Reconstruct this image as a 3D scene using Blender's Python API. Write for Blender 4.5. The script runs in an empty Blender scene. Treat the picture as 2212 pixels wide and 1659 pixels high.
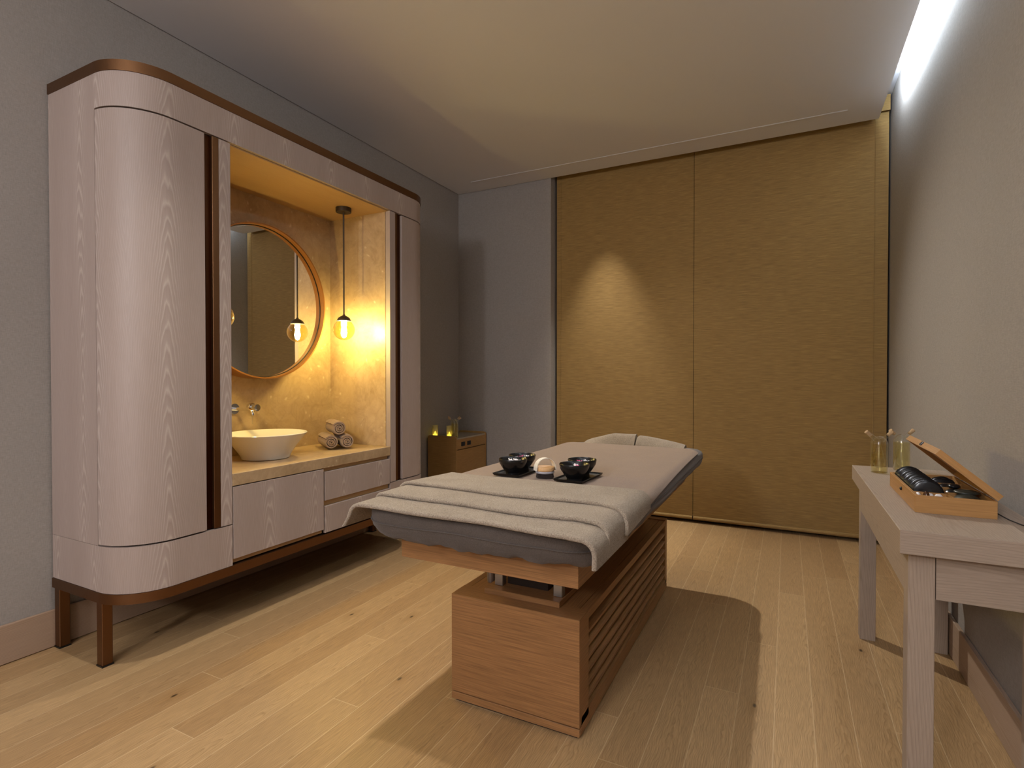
import bpy, bmesh, math, random
from mathutils import Vector, Matrix, noise as mnoise
random.seed(7)
PI = math.pi
scn = bpy.context.scene
COL = scn.collection
ORG = {}

# ------------------------------------------------------------------ objects
class MB:
    def __init__(s):
        s.bm = bmesh.new(); s.uv = s.bm.loops.layers.uv.new('UVMap')
    def _uvbox(s, faces, g, off=(0, 0)):
        gi = 'xyz'.index(g)
        for f in faces:
            n = f.normal; a = [abs(n.x), abs(n.y), abs(n.z)]; ni = a.index(max(a))
            for l in f.loops:
                c = l.vert.co
                if ni != gi:
                    o = [i for i in range(3) if i not in (ni, gi)][0]
                    l[s.uv].uv = (c[o] + off[0] + .37 * ni, c[gi] + off[1])
                else:
                    o = [i for i in range(3) if i != gi]
                    l[s.uv].uv = (c[o[1]] + off[0], c[o[0]] + off[1])
    def box(s, x0, x1, y0, y1, z0, z1, g='z', bev=0, seg=2, M=None):
        vs = [s.bm.verts.new((x, y, z)) for z in (z0, z1) for y in (y0, y1) for x in (x0, x1)]
        fs = [s.bm.faces.new([vs[i] for i in q]) for q in
              ((0, 2, 3, 1), (4, 5, 7, 6), (0, 1, 5, 4), (2, 6, 7, 3), (0, 4, 6, 2), (1, 3, 7, 5))]
        if bev:
            es = list({e for f in fs for e in f.edges})
            r = bmesh.ops.bevel(s.bm, geom=es, offset=bev, segments=seg, profile=.5, affect='EDGES')
            fs = [f for f in s.bm.faces if any(v in set(r['verts']) for v in f.verts)] if r['verts'] else fs
        s.bm.normal_update()
        s._uvbox(fs, g, (random.random() * 3, random.random() * 3))
        if M is not None:
            for v in {v for f in fs for v in f.verts}: v.co = M @ v.co
        return s
    def grid(s, fn, nu, nv, cu=False, cv=False, uvs=(1, 1), flip=False):
        """fn(i/nu, j/nv) -> (x, y, z)"""
        mu = nu if cu else nu + 1; mv = nv if cv else nv + 1
        V = [[s.bm.verts.new(fn(i / nu, j / nv)) for j in range(mv)] for i in range(mu)]
        for i in range(nu):
            for j in range(nv):
                q = [(i, j), (i + 1, j), (i + 1, j + 1), (i, j + 1)]
                vs = [V[a % mu][b % mv] for a, b in q]
                if len(set(vs)) < 3: continue
                if flip: vs.reverse(); q.reverse()
                try: f = s.bm.faces.new(vs)
                except ValueError: continue
                for l, (a, b) in zip(f.loops, q): l[s.uv].uv = (a / nu * uvs[0], b / nv * uvs[1])
        return V
    def cap(s, vs, flip=False):
        vs = list(vs)
        if flip: vs.reverse()
        try:
            f = s.bm.faces.new(vs)
            for l in f.loops: l[s.uv].uv = (l.vert.co.x, l.vert.co.y)
        except ValueError: pass
    def lathe(s, prof, n=32, c=(0, 0, 0), M=None, sx=1, sy=1):
        """prof: list of (r, z); r==0 ends become poles"""
        M = M or Matrix.Identity(4); c = Vector(c); rings = []
        for r, z in prof:
            if r < 1e-6: rings.append([s.bm.verts.new(c + M @ Vector((0, 0, z)))])
            else: rings.append([s.bm.verts.new(c + M @ Vector((r * math.cos(2 * PI * k / n) * sx, r * math.sin(2 * PI * k / n) * sy, z))) for k in range(n)])
        acc = 0
        for a in range(len(rings) - 1):
            A, B = rings[a], rings[a + 1]
            d = math.hypot(prof[a + 1][0] - prof[a][0], prof[a + 1][1] - prof[a][1])
            for k in range(n):
                k2 = (k + 1) % n
                vs = ([A[0]] if len(A) == 1 else [A[k], A[k2]]) + ([B[0]] if len(B) == 1 else [B[k2], B[k]])
                if len(vs) < 3: continue
                f = s.bm.faces.new(vs)
                for l in f.loops: l[s.uv].uv = (k / n * .2, acc)
            acc += d
        return s
    def tube(s, pts, r, n=10, caps=True):
        pts = [Vector(p) for p in pts]; rings = []; up = Vector((0, 0, 1))
        rr = r if isinstance(r, (list, tuple)) else [r] * len(pts)
        u = None
        for i, p in enumerate(pts):
            t = (pts[min(i + 1, len(pts) - 1)] - pts[max(i - 1, 0)]).normalized()
            if u is None: u = t.cross(up if abs(t.z) < .9 else Vector((1, 0, 0))).normalized()
            u = (u - t * u.dot(t)).normalized(); v = t.cross(u)
            rings.append([s.bm.verts.new(p + (u * math.cos(2 * PI * k / n) + v * math.sin(2 * PI * k / n)) * rr[i]) for k in range(n)])
        acc = 0
        for a in range(len(rings) - 1):
            for k in range(n):
                k2 = (k + 1) % n
                f = s.bm.faces.new([rings[a][k], rings[a][k2], rings[a + 1][k2], rings[a + 1][k]])
                for l, w in zip(f.loops, (0, 0, 1, 1)): l[s.uv].uv = (k / n * .05, acc + w * (pts[a + 1] - pts[a]).length)
            acc += (pts[a + 1] - pts[a]).length
        if caps: s.cap(rings[0], True); s.cap(rings[-1])
        return s
    def prism(s, poly, axis, a, b, g='z'):
        def P(u, v, w):
            return {'x': (w, u, v), 'y': (u, w, v), 'z': (u, v, w)}[axis]
        A = [s.bm.verts.new(P(u, v, a)) for u, v in poly]; B = [s.bm.verts.new(P(u, v, b)) for u, v in poly]
        n = len(poly); fs = [s.bm.faces.new(A[::-1]), s.bm.faces.new(B)]
        for k in range(n): fs.append(s.bm.faces.new([A[k], A[(k + 1) % n], B[(k + 1) % n], B[k]]))
        s.bm.normal_update(); s._uvbox(fs, g)
        return s
    def blob(s, c, rx, ry, rz, n=14, m=8, M=None, jit=0, seed=0, e=1.0):
        M = M or Matrix.Identity(3); c = Vector(c)
        def fn(u, v):
            th = PI * v; ph = 2 * PI * u
            p = Vector((math.sin(th) * math.cos(ph), math.sin(th) * math.sin(ph), math.cos(th)))
            k = 1 + jit * mnoise.noise(p * 1.7 + Vector((seed * 3.1, 0, 0)))
            z = math.copysign(abs(p.z) ** e, p.z)
            return c + M @ Vector((p.x * rx * k, p.y * ry * k, z * rz * k))
        s.grid(fn, n, m, cu=True, uvs=(.1, .1), flip=True)
        bmesh.ops.remove_doubles(s.bm, verts=s.bm.verts[:], dist=1e-6)
        return s
    def build(s, name, mat, parent=None, smooth=35, origin=None):
        bmesh.ops.remove_doubles(s.bm, verts=s.bm.verts[:], dist=1e-7)
        bmesh.ops.recalc_face_normals(s.bm, faces=s.bm.faces[:])
        if origin is None: origin = ORG[parent] if parent else None
        if origin is None:
            xs = [v.co for v in s.bm.verts]
            origin = Vector(((min(v.x for v in xs) + max(v.x for v in xs)) / 2, (min(v.y for v in xs) + max(v.y for v in xs)) / 2, min(v.z for v in xs)))
        origin = Vector(origin)
        for v in s.bm.verts: v.co -= origin
        me = bpy.data.meshes.new(name); s.bm.to_mesh(me); s.bm.free()
        if smooth:
            me.shade_smooth(); me.set_sharp_from_angle(angle=math.radians(smooth))
        me.materials.append(mat)
        o = bpy.data.objects.new(name, me); COL.objects.link(o)
        if parent: o.parent = parent; ORG[o] = ORG[parent]
        else: o.location = origin; ORG[o] = origin
        return o

def thing(name, label, cat, loc=(0, 0, 0), group=None):
    o = bpy.data.objects.new(name, None); COL.objects.link(o); o.empty_display_size = .05
    o.location = loc; ORG[o] = Vector(loc); o['label'] = label; o['category'] = cat
    if group: o['group'] = group
    return o
def tag(o, label, cat, group=None):
    o['label'] = label; o['category'] = cat
    if group: o['group'] = group
    return o
def struct(o): o['kind'] = 'structure'; return o
def dup(root, loc, rotz=0, label=None):
    r = root.copy(); COL.objects.link(r); r.location = loc; r.rotation_euler = (0, 0, rotz)
    if label: r['label'] = label
    for ch in list(root.children):
        c = ch.copy(); COL.objects.link(c); c.parent = r
        for g in ch.children:
            d = g.copy(); COL.objects.link(d); d.parent = c
    return r
def put(r, loc, rotz=0):
    r.location = loc; r.rotation_euler = (0, 0, rotz); return r

# ------------------------------------------------------------------ materials
def L(h):
    h = h.lstrip('#'); c = [int(h[i:i + 2], 16) / 255 for i in (0, 2, 4)]
    return tuple(x / 12.92 if x <= .04045 else ((x + .055) / 1.055) ** 2.4 for x in c) + (1,)
class NT:
    def __init__(s, name, rough=.5, metal=0, spec=.5):
        s.m = bpy.data.materials.new(name); s.m.use_nodes = True; s.t = s.m.node_tree
        s.b = s.t.nodes['Principled BSDF']; s.out = s.t.nodes['Material Output']
        s.b.inputs['Roughness'].default_value = rough; s.b.inputs['Metallic'].default_value = metal
        s.b.inputs['Specular IOR Level'].default_value = spec
    def n(s, ty, ins=None, **at):
        nd = s.t.nodes.new(ty)
        for k, v in at.items(): setattr(nd, k, v)
        for k, v in (ins or {}).items(): s.set(nd.inputs[k], v)
        return nd
    def set(s, sock, v):
        if hasattr(v, 'is_output') or isinstance(v, bpy.types.NodeSocket): s.t.links.new(v, sock)
        else: sock.default_value = v
    def math(s, op, a, b=0, c=0): return s.n('ShaderNodeMath', {0: a, 1: b, 2: c}, operation=op).outputs[0]
    def vec(s, x, y, z): return s.n('ShaderNodeCombineXYZ', {0: x, 1: y, 2: z}).outputs[0]
    def sep(s, v): return s.n('ShaderNodeSeparateXYZ', {0: v}).outputs
    def noise(s, v, scale=1, detail=2, rough=.5, dist=0):
        return s.n('ShaderNodeTexNoise', {'Vector': v, 'Scale': scale, 'Detail': detail, 'Roughness': rough, 'Distortion': dist}).outputs[0]
    def white(s, v, dim='2D'): return s.n('ShaderNodeTexWhiteNoise', {'Vector': v}, noise_dimensions=dim).outputs[0]
    def ramp(s, f, stops):
        nd = s.n('ShaderNodeValToRGB', {0: f}); e = nd.color_ramp.elements
        e[0].position, e[0].color = stops[0][0], stops[0][1]; e[1].position, e[1].color = stops[-1][0], stops[-1][1]
        for p, c in stops[1:-1]:
            x = e.new(p); x.color = c
        return nd.outputs[0]
    def rng(s, f, a, b, c, d): return s.n('ShaderNodeMapRange', {0: f, 1: a, 2: b, 3: c, 4: d}).outputs[0]
    def mix(s, f, a, b, mode='MIX'):
        nd = s.n('ShaderNodeMix', data_type='RGBA', blend_type=mode); s.set(nd.inputs[0], f); s.set(nd.inputs[6], a); s.set(nd.inputs[7], b)
        return nd.outputs[2]
    def bump(s, h, st=.2, d=.002): s.set(s.b.inputs['Normal'], s.n('ShaderNodeBump', {'Height': h, 'Strength': st, 'Distance': d}).outputs[0])
    def color(s, c): s.set(s.b.inputs['Base Color'], c)
    def uv(s): return s.n('ShaderNodeTexCoord').outputs['UV']
    def obj(s): return s.n('ShaderNodeTexCoord').outputs['Object']
    def pos(s): return s.n('ShaderNodeNewGeometry').outputs['Position']
    def rand(s): return s.n('ShaderNodeObjectInfo').outputs['Random']
G = lambda v: (v, v, v, 1)

def plain(name, col, rough=.5, metal=0, spec=.5, var=.06, scale=30):
    m = NT(name, rough, metal, spec); c = L(col) if isinstance(col, str) else col
    nz = m.noise(m.obj(), scale, 3)
    m.color(m.mix(nz, tuple(x * (1 - var) for x in c[:3]) + (1,), tuple(min(1, x * (1 + var)) for x in c[:3]) + (1,)))
    return m.m

def wood(name, base, line, alt, P=.40, A=150., b=.02, c=7., amt=.5, fib=.25, rough=.5, fs=(260, 9), objrand=True, linew=(.0, .25, .5), bumpst=.08, wob=1.6, focus=0):
    m = NT(name, rough, spec=.35)
    s = m.sep(m.uv()); u, v = s[0], s[1]
    if objrand:
        r = m.rand(); u = m.math('ADD', u, m.math('MULTIPLY', r, 5.3)); v = m.math('ADD', v, m.math('MULTIPLY', r, 9.1))
    cell = m.math('FLOOR', m.math('DIVIDE', u, P))
    n1 = m.noise(m.vec(m.math('MULTIPLY', u, 3.), m.math('MULTIPLY', v, 1.1), cell), 1, 2)
    n2 = m.noise(m.vec(m.math('MULTIPLY', u, 22.), m.math('MULTIPLY', v, 3.), 0), 1, 3)
    uu = m.math('ADD', u, m.math('MULTIPLY', m.math('SUBTRACT', n1, .5), .07))
    u2 = m.math('SUBTRACT', m.math('PINGPONG', uu, P), P * .47)
    q = m.math('SUBTRACT', m.math('SQRT', m.math('ADD', m.math('MULTIPLY', u2, u2), b * b)), b)
    ph = m.math('ADD', m.math('MULTIPLY', v, c), m.math('MULTIPLY', q, A))
    ph = m.math('ADD', ph, m.math('MULTIPLY', n2, wob))
    fr = m.math('FRACT', ph)
    ring = m.ramp(fr, [(linew[0], G(0)), (linew[1], G(1)), (linew[2], G(.25)), (1, G(0))])
    if focus:
        g = m.math('POWER', 2.718, m.math('MULTIPLY', m.math('MULTIPLY', u2, u2), -1 / focus ** 2))
        ring = m.math('MULTIPLY', ring, m.math('ADD', .28, m.math('MULTIPLY', g, .72)))
    fibre = m.noise(m.vec(m.math('MULTIPLY', u, fs[0]), m.math('MULTIPLY', v, fs[1]), 3), 1, 3, .6)
    broad = m.noise(m.vec(m.math('MULTIPLY', u, 9.), m.math('MULTIPLY', v, .8), 8), 1, 2)
    col = m.mix(broad, L(base), L(alt))
    col = m.mix(m.math('MULTIPLY', ring, amt), col, L(line))
    k = m.rng(fibre, .25, .75, 1 - fib, 1 + fib)
    col = m.mix(1, col, m.n('ShaderNodeCombineColor', {0: k, 1: k, 2: k}).outputs[0], 'MULTIPLY')
    m.color(col); m.bump(m.math('ADD', fibre, m.math('MULTIPLY', ring, .4)), bumpst, .001)
    return m.m

def metal(name, col, rough=.3, brushed=True, aniso=None):
    m = NT(name, rough, 1); s = m.sep(m.uv())
    nz = m.noise(m.vec(m.math('MULTIPLY', s[0], 30), m.math('MULTIPLY', s[1], 900), 0), 1, 2)
    c = L(col)
    m.color(m.mix(nz, tuple(x * .85 for x in c[:3]) + (1,), tuple(min(1, x * 1.1) for x in c[:3]) + (1,)))
    if brushed: m.set(m.b.inputs['Roughness'], m.rng(nz, .2, .8, rough * .8, rough * 1.25))
    return m.m

def fabric(name, a, b, sc=(700, 700), rough=.9, bumpst=.3, streak=False, sheen=.2, big=.15):
    m = NT(name, rough, spec=.15)
    p = m.obj(); s = m.sep(p)
    hx = m.math('ADD', s[0], s[1])
    w1 = m.noise(m.vec(m.math('MULTIPLY', hx, sc[0]), m.math('MULTIPLY', s[2], sc[1] * .12), m.math('MULTIPLY', s[1], 3)), 1, 2)
    w2 = m.noise(m.vec(m.math('MULTIPLY', hx, sc[0] * .12), m.math('MULTIPLY', s[2], sc[1]), m.math('MULTIPLY', s[1], 3)), 1, 2)
    f = m.math('ADD', m.math('MULTIPLY', w1, .5), m.math('MULTIPLY', w2, .5))
    bg = m.noise(p, 1.3, 2)
    f2 = m.math('ADD', m.math('MULTIPLY', f, 1 - big), m.math('MULTIPLY', bg, big))
    m.color(m.ramp(f2, [(.3, L(a)), (.7, L(b))])); m.bump(f, bumpst, .0015)
    return m.m

def terry(name, a, b, sc=260, bumpst=.9, rough=1., dist=.004, lo=.3, hi=.7):
    m = NT(name, rough, spec=.05); p = m.obj()
    n1 = m.noise(p, sc, 3, .65); n2 = m.noise(p, 9, 2)
    f = m.math('ADD', m.math('MULTIPLY', n1, .85), m.math('MULTIPLY', n2, .15))
    m.color(m.ramp(f, [(lo, L(a)), (hi, L(b))])); m.bump(n1, bumpst, dist)
    m.b.inputs['Sheen Weight'].default_value = .15
    return m.m

def glassy(name, tint, gl=.9, rough=.02, ior=1.45, glcol=(1, 1, 1, 1)):
    """thin clear glass: straight-through tint plus a fresnel reflection"""
    m = NT(name); t = m.t; t.nodes.remove(m.b)
    tr = m.n('ShaderNodeBsdfTransparent', {'Color': tint}); g = m.n('ShaderNodeBsdfGlossy', {'Color': glcol, 'Roughness': rough})
    lw = m.n('ShaderNodeLayerWeight', {'Blend': .5}).outputs['Facing']
    fr = m.math('ADD', .04, m.math('MULTIPLY', m.math('POWER', lw, 2.6), gl))
    mx = m.n('ShaderNodeMixShader', {0: fr, 1: tr.outputs[0], 2: g.outputs[0]})
    t.links.new(mx.outputs[0], m.out.inputs['Surface']); return m.m

def emit(name, col, st):
    m = NT(name); m.color((0, 0, 0, 1)); m.b.inputs['Emission Color'].default_value = col; m.b.inputs['Emission Strength'].default_value = st
    return m.m

def floor_mat():
    m = NT('oak_planks', .42, spec=.4); p = m.sep(m.pos()); x, y = p[0], p[1]
    W, LEN = .1225, 1.9
    xi = m.math('DIVIDE', m.math('ADD', x, 2.117 + W * 40), W); i = m.math('FLOOR', xi); fx = m.math('SUBTRACT', xi, i)
    r1 = m.white(m.vec(i, 3.7, 0))
    yj = m.math('DIVIDE', m.math('ADD', y, m.math('ADD', m.math('MULTIPLY', r1, LEN * 5), 20)), LEN); j = m.math('FLOOR', yj); fy = m.math('SUBTRACT', yj, j)
    r2 = m.white(m.vec(i, j, 0)); r3 = m.white(m.vec(j, i, 0)); r4 = m.white(m.vec(m.math('ADD', i, 17.3), j, 0))
    u = m.math('MULTIPLY', m.math('SUBTRACT', fx, .5), W)
    v = m.math('ADD', y, m.math('MULTIPLY', r3, 20))
    n1 = m.noise(m.vec(m.math('MULTIPLY', u, 6), m.math('MULTIPLY', v, 2.2), r2), 1, 3, .6)
    n1b = m.noise(m.vec(m.math('MULTIPLY', u, 14), m.math('MULTIPLY', v, 6), m.math('MULTIPLY', r2, 9)), 1, 3, .6)
    uo = m.math('ADD', u, m.math('MULTIPLY', m.math('SUBTRACT', r4, .5), .16))
    uo = m.math('ADD', uo, m.math('MULTIPLY', m.math('SUBTRACT', n1, .5), .10))
    q = m.math('SQRT', m.math('ADD', m.math('MULTIPLY', uo, uo), .0003))
    ph = m.math('ADD', m.math('MULTIPLY', q, 170), m.math('ADD', m.math('MULTIPLY', v, 6.), m.math('MULTIPLY', n1b, 3.5)))
    fr = m.math('FRACT', ph)
    ring = m.ramp(fr, [(0, G(0)), (.55, G(.1)), (.85, G(.9)), (1, G(0))])
    fib = m.noise(m.vec(m.math('MULTIPLY', u, 420), m.math('MULTIPLY', v, 14), r2), 1, 3, .6)
    base = m.ramp(r2, [(0, L('A1815A')), (.35, L('AB8B62')), (.7, L('9C7B54')), (1, L('B39369'))])
    col = m.mix(m.math('MULTIPLY', ring, .55), base, L('80613C'))
    k = m.rng(fib, .25, .75, .70, 1.24)
    col = m.mix(1, col, m.n('ShaderNodeCombineColor', {0: k, 1: k, 2: k}).outputs[0], 'MULTIPLY')
    # knots
    vo = m.n('ShaderNodeTexVoronoi', {'Vector': m.vec(m.math('MULTIPLY', x, 3.1), m.math('MULTIPLY', y, 1.5), 0), 'Scale': 1.0}, feature='F1', voronoi_dimensions='2D')
    d = vo.outputs['Distance']; sel = m.math('GREATER_THAN', m.sep(vo.outputs['Color'])[0], .62)
    ks = m.math('MULTIPLY', m.math('SUBTRACT', 1, m.rng(d, .010, .026, 0, 1)), sel)
    halo = m.math('MULTIPLY', m.math('SUBTRACT', 1, m.rng(d, .02, .12, 0, 1)), sel)
    col = m.mix(m.math('MULTIPLY', halo, .30), col, L('7A5830')); col = m.mix(m.math('MULTIPLY', ks, .85), col, L('2A1C10'))
    # joints: fine pale bevels
    ex = m.math('MULTIPLY', m.math('MINIMUM', fx, m.math('SUBTRACT', 1, fx)), W)
    ey = m.math('MULTIPLY', m.math('MINIMUM', fy, m.math('SUBTRACT', 1, fy)), LEN)
    e = m.math('MINIMUM', ex, ey); jt = m.math('SUBTRACT', 1, m.rng(e, .0006, .0018, 0, 1))
    col = m.mix(m.math('MULTIPLY', jt, .45), col, L('D8C09A'))
    m.color(col)
    m.bump(m.math('SUBTRACT', m.math('MULTIPLY', fib, .3), jt), .12, .001)
    return m.m

def stone_mat(name='travertine'):
    m = NT(name, .38, spec=.4); p = m.pos()
    w = m.n('ShaderNodeTexNoise', {'Vector': p, 'Scale': 2.2, 'Detail': 4}).outputs['Color']
    pw = m.n('ShaderNodeVectorMath', {0: p, 1: m.n('ShaderNodeVectorMath', {0: w, 3: .35}, operation='SCALE').outputs[0]}, operation='ADD').outputs[0]
    n1 = m.noise(pw, 3.5, 6, .65); n2 = m.noise(pw, 18, 5, .7, .8)
    vein = m.ramp(m.noise(pw, 6, 5, .6, 1.2), [(.46, G(0)), (.5, G(1)), (.54, G(0))])
    vo = m.n('ShaderNodeTexVoronoi', {'Vector': pw, 'Scale': 26.0}, feature='F1'); sel = m.math('GREATER_THAN', m.sep(vo.outputs['Color'])[1], .86)
    fl = m.math('MULTIPLY', m.math('SUBTRACT', 1, m.rng(vo.outputs['Distance'], .10, .30, 0, 1)), sel)
    dk = m.math('MULTIPLY', m.math('SUBTRACT', 1, m.rng(vo.outputs['Distance'], .02, .14, 0, 1)), m.math('GREATER_THAN', m.sep(vo.outputs['Color'])[2], .93))
    f = m.math('ADD', m.math('MULTIPLY', n1, .6), m.math('MULTIPLY', n2, .4))
    col = m.ramp(f, [(.3, L('8F7553')), (.5, L('AC9270')), (.7, L('BCA380'))])
    col = m.mix(m.math('MULTIPLY', vein, .25), col, L('8E7556')); col = m.mix(m.math('MULTIPLY', fl, .55), col, L('D6C2A2')); col = m.mix(m.math('MULTIPLY', dk, .5), col, L('6B5236'))
    m.color(col); m.bump(f, .05, .002); return m.m

def blind_mat():
    m = NT('golden_weave', .75, spec=.3); p = m.sep(m.pos()); x, z = p[0], p[2]
    a = m.noise(m.vec(m.math('MULTIPLY', x, 11), m.math('MULTIPLY', z, 430), 0), 1, 3, .6)
    b = m.noise(m.vec(m.math('MULTIPLY', x, 500), m.math('MULTIPLY', z, 420), 0), 1, 2)
    c = m.noise(m.vec(m.math('MULTIPLY', x, 5), m.math('MULTIPLY', z, 130), 5), 1, 3)
    f = m.math('ADD', m.math('ADD', m.math('MULTIPLY', a, .54), m.math('MULTIPLY', b, .28)), m.math('MULTIPLY', c, .18))
    m.color(m.ramp(f, [(.28, L('624B25')), (.5, L('86693A')), (.72, L('AC8C54'))])); m.bump(f, .25, .001)
    m.b.inputs['Sheen Weight'].default_value = .1
    return m.m

M = {}
M['floor'] = floor_mat(); M['stone'] = stone_mat(); M['blind'] = blind_mat()
M['wall'] = fabric('woven_wallcovering', '857F7A', '9F9790', (420, 420), .85, .25)
M['ceiling'] = plain('white_plaster', 'D1D0D2', .9, spec=.1, var=.01, scale=3)
M['limed'] = wood('limed_larch', 'A09088', 'C6B8AE', '95847A', P=.30, A=135, b=.030, c=11, amt=.52, focus=.045, fib=.07, wob=2.8, rough=.5, fs=(330, 7))
M['limed_oak'] = wood('limed_oak', '998776', '7A6654', 'A08E7D', P=.16, A=150, b=.02, c=5, amt=.34, fib=.13, rough=.55, fs=(420, 16))
M['niche_wood'] = wood('limed_niche_board', 'B49468', 'C3A478', 'AA885B', P=.36, A=150, c=6, amt=.25, fib=.06)
M['base_wood'] = wood('limed_skirting', '9C8370', 'B49E8C', '93795F', P=.2, A=180, b=.02, c=5, amt=.35, fib=.08)
M['bamboo'] = wood('caramel_bamboo', '956A41', '70492A', '86603A', P=.25, A=220, b=.05, c=1.5, amt=.22, fib=.36, rough=.45, fs=(230, 5), bumpst=.05)
M['bamboo_l'] = wood('light_bamboo', 'AE8250', '8C6236', 'A07543', P=.06, A=200, b=.03, c=1.5, amt=.22, fib=.15, rough=.45, fs=(260, 8))
M['oak_dark'] = wood('honey_oak', 'A07C48', '835F34', '927042', P=.2, A=120, b=.02, c=5, amt=.3, fib=.16, rough=.45, fs=(220, 10))
M['copper'] = metal('brushed_bronze', '76553A', .42)
M['copper_shade'] = metal('shaded_bronze', '4A2D1C', .38)  # same bronze, darkened to paint the shade inside the pull grooves
M['mframe'] = plain('copper_ring', '94622F', .4, .45)
M['mirror'] = plain('mirror_silver', (.86, .86, .85, 1), .0, 1, var=0)
M['chrome'] = plain('chrome', (.8, .8, .8, 1), .06, 1, var=0)
M['steel'] = plain('satin_steel', 'A5A19C', .35, .9, var=.03)
M['ceramic'] = plain('white_ceramic', 'DDD8CE', .12, spec=.5, var=.01)
M['black'] = plain('black_shadow_gap', '14100D', .8, var=.1)
M['blackp'] = plain('black_plastic', '0E0E0F', .4, var=.1)
M['pend'] = plain('dark_bronze_paint', '3A3028', .45, .3)
M['amber'] = glassy('amber_glass', (1, .88, .52, 1), ior=1.5)
M['clear'] = glassy('clear_glass', (.97, .98, .96, 1), ior=1.5)
M['bulb'] = emit('glowing_bulb', (1, .86, .44, 1), 450)
M['led'] = emit('white_led', (.72, .86, 1, 1), 100)
M['flame'] = emit('yellow_candle_glow', (1, .72, .06, 1), 4)
M['frost'] = None
fm = NT('frosted_glass', .5); fm.color(L('D8CFA8')); fm.b.inputs['Alpha'].default_value = .45; M['frost'] = fm.m
M['oil'] = glassy('golden_oil', (.97, .92, .66, 1), gl=.5)
wat = NT('clear_water', .02); wat.color((.9, .95, 1, 1)); wat.b.inputs['Transmission Weight'].default_value = 1; wat.b.inputs['IOR'].default_value = 1.2; M['water'] = wat.m
M['cork'] = plain('cork', 'A88A66', .9, var=.2, scale=300)
M['towel'] = terry('beige_terry', '807161', 'B0A08D', 300, 1., lo=.36, hi=.64, dist=.005)
M['sheet'] = terry('taupe_cover', '705D4E', '8C7562', 330, .45, dist=.002)
M['roll'] = terry('taupe_roll', '866F5E', 'A68E7A', 420, .7)
M['mattress'] = terry('grey_stretch_cover', '473F3A', '5E554E', 350, .25, dist=.002)
M['bowl'] = plain('black_glazed_clay', '0E0E10', .26, var=.2)
M['stone_b'] = plain('black_basalt', '1C1D1F', .22, var=.3, scale=60)
M['stone_g'] = plain('grey_green_basalt', '33352F', .35, var=.3, scale=60)
M['pebble'] = plain('white_pebble', 'D9D5D6', .35, var=.05)
M['lilac'] = plain('lilac_pebble', 'B8A8B0', .35, var=.1)
M['brownball'] = plain('brown_polished_stone', '4A2E18', .15, var=.3)
M['petal_w'] = plain('white_petal', 'F2EAEA', .6, var=.05)
M['petal_p'] = plain('pink_petal', 'D94F86', .6, var=.2)
M['bristle'] = plain('dark_bristle', '2B1D18', .8, var=.3)
M['brushwood'] = wood('beech_brush', 'D2A877', 'B98C5A', 'C89C6A', P=.08, A=200, c=4, amt=.25, fib=.08)
M['strap'] = fabric('cotton_webbing', 'C9BFAE', 'F0E8DA', (900, 900), .9, .5)
M['grey_band'] = plain('grey_band', 'A9A6AC', .6)
M['nstop'] = plain('pale_glass_top', 'A79D8C', .2, spec=.5, var=.02)
M['wirecol'] = plain('black_cable', '121212', .5)
M['window'] = plain('night_window', '050608', .1, var=.1)
M['slatback'] = wood('shaded_slat_back', '24160C', '1A0F08', '20130A', P=.2, A=150, c=2, amt=.2, fib=.1)  # wood darkened in colour to paint deep shade behind the slats

# ------------------------------------------------------------------ camera
cam = bpy.data.cameras.new('camera'); co = bpy.data.objects.new('camera', cam); COL.objects.link(co)
cam.sensor_width = 36; cam.lens = 1167 / 2212 * 36; cam.clip_start = .02
co.location = (0, 0, 1.2); co.rotation_euler = (math.radians(90 - .712), 0, math.radians(27.013))
scn.camera = co

# ------------------------------------------------------------------ room
XL, XR, YB, YR, ZC, ZU = -2.915, .645, 4.55, -4.0, 3.006, 3.2
struct(MB().box(XL - .1, XR + .1, YR - .1, 4.95, -.1, 0).build('floor', M['floor'], origin=(0, 0, 0)))
b = MB().box(XL + .008, .558, YR, YB - .008, ZC, ZC + .028).box(XL - .1, XR + .1, YR - .1, 4.95, ZU, ZU + .1)
b.box(XL + .008, .545, YB - .03, YB - .008, ZC + .028, ZU).box(.46, .475, YR, YB - .03, ZC + .028, ZU)
ceil = struct(b.build('ceiling', M['ceiling']))
struct(MB().box(XL - .1, XL, YR - .1, 4.95, 0, ZU).build('wall_left', M['wall']))
struct(MB().box(XR, XR + .1, YR - .1, 4.95, 0, ZU).build('wall_right', M['wall']))
struct(MB().box(XL, XR, YR - .1, YR, 0, ZU).build('wall_rear', M['wall']))
struct(MB().box(XL, -1.923, YB, 4.86, 0, ZU).build('wall_back', M['wall']))
w = struct(MB().box(-1.923, XR, 4.84, 4.86, 0, ZU).build('window_1', M['window']))
wb = MB()
for x in (-1.92, -.66, .60): wb.box(x, x + .04, 4.78, 4.84, 0, ZU)
wb.box(-1.88, .60, 4.78, 4.84, 0, .02); wb.build('window_frame', M['blackp'], w)
def skirting(name, prof_box):
    x0, x1, y0, y1 = prof_box
    b = MB().box(x0, x1, y0, y1, 0.003, .158, g='y' if (y1 - y0) > (x1 - x0) else 'x')
    return struct(b.build(name, M['base_wood']))
def board(name, x0, x1, y0, y1, ax):
    b = MB(); b.box(x0, x1, y0, y1, .003, .166, g=ax, bev=.002, seg=1); return struct(b.build(name, M['base_wood']))
board('baseboard_left', XL, XL + .015, YR, YB, 'y')
board('baseboard_right', XR - .015, XR, YR, 4.6, 'y')
board('baseboard_back', XL + .015, -1.925, YB - .015, YB, 'x')
board('baseboard_rear', XL + .015, XR - .015, YR, YR + .015, 'x')
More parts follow.
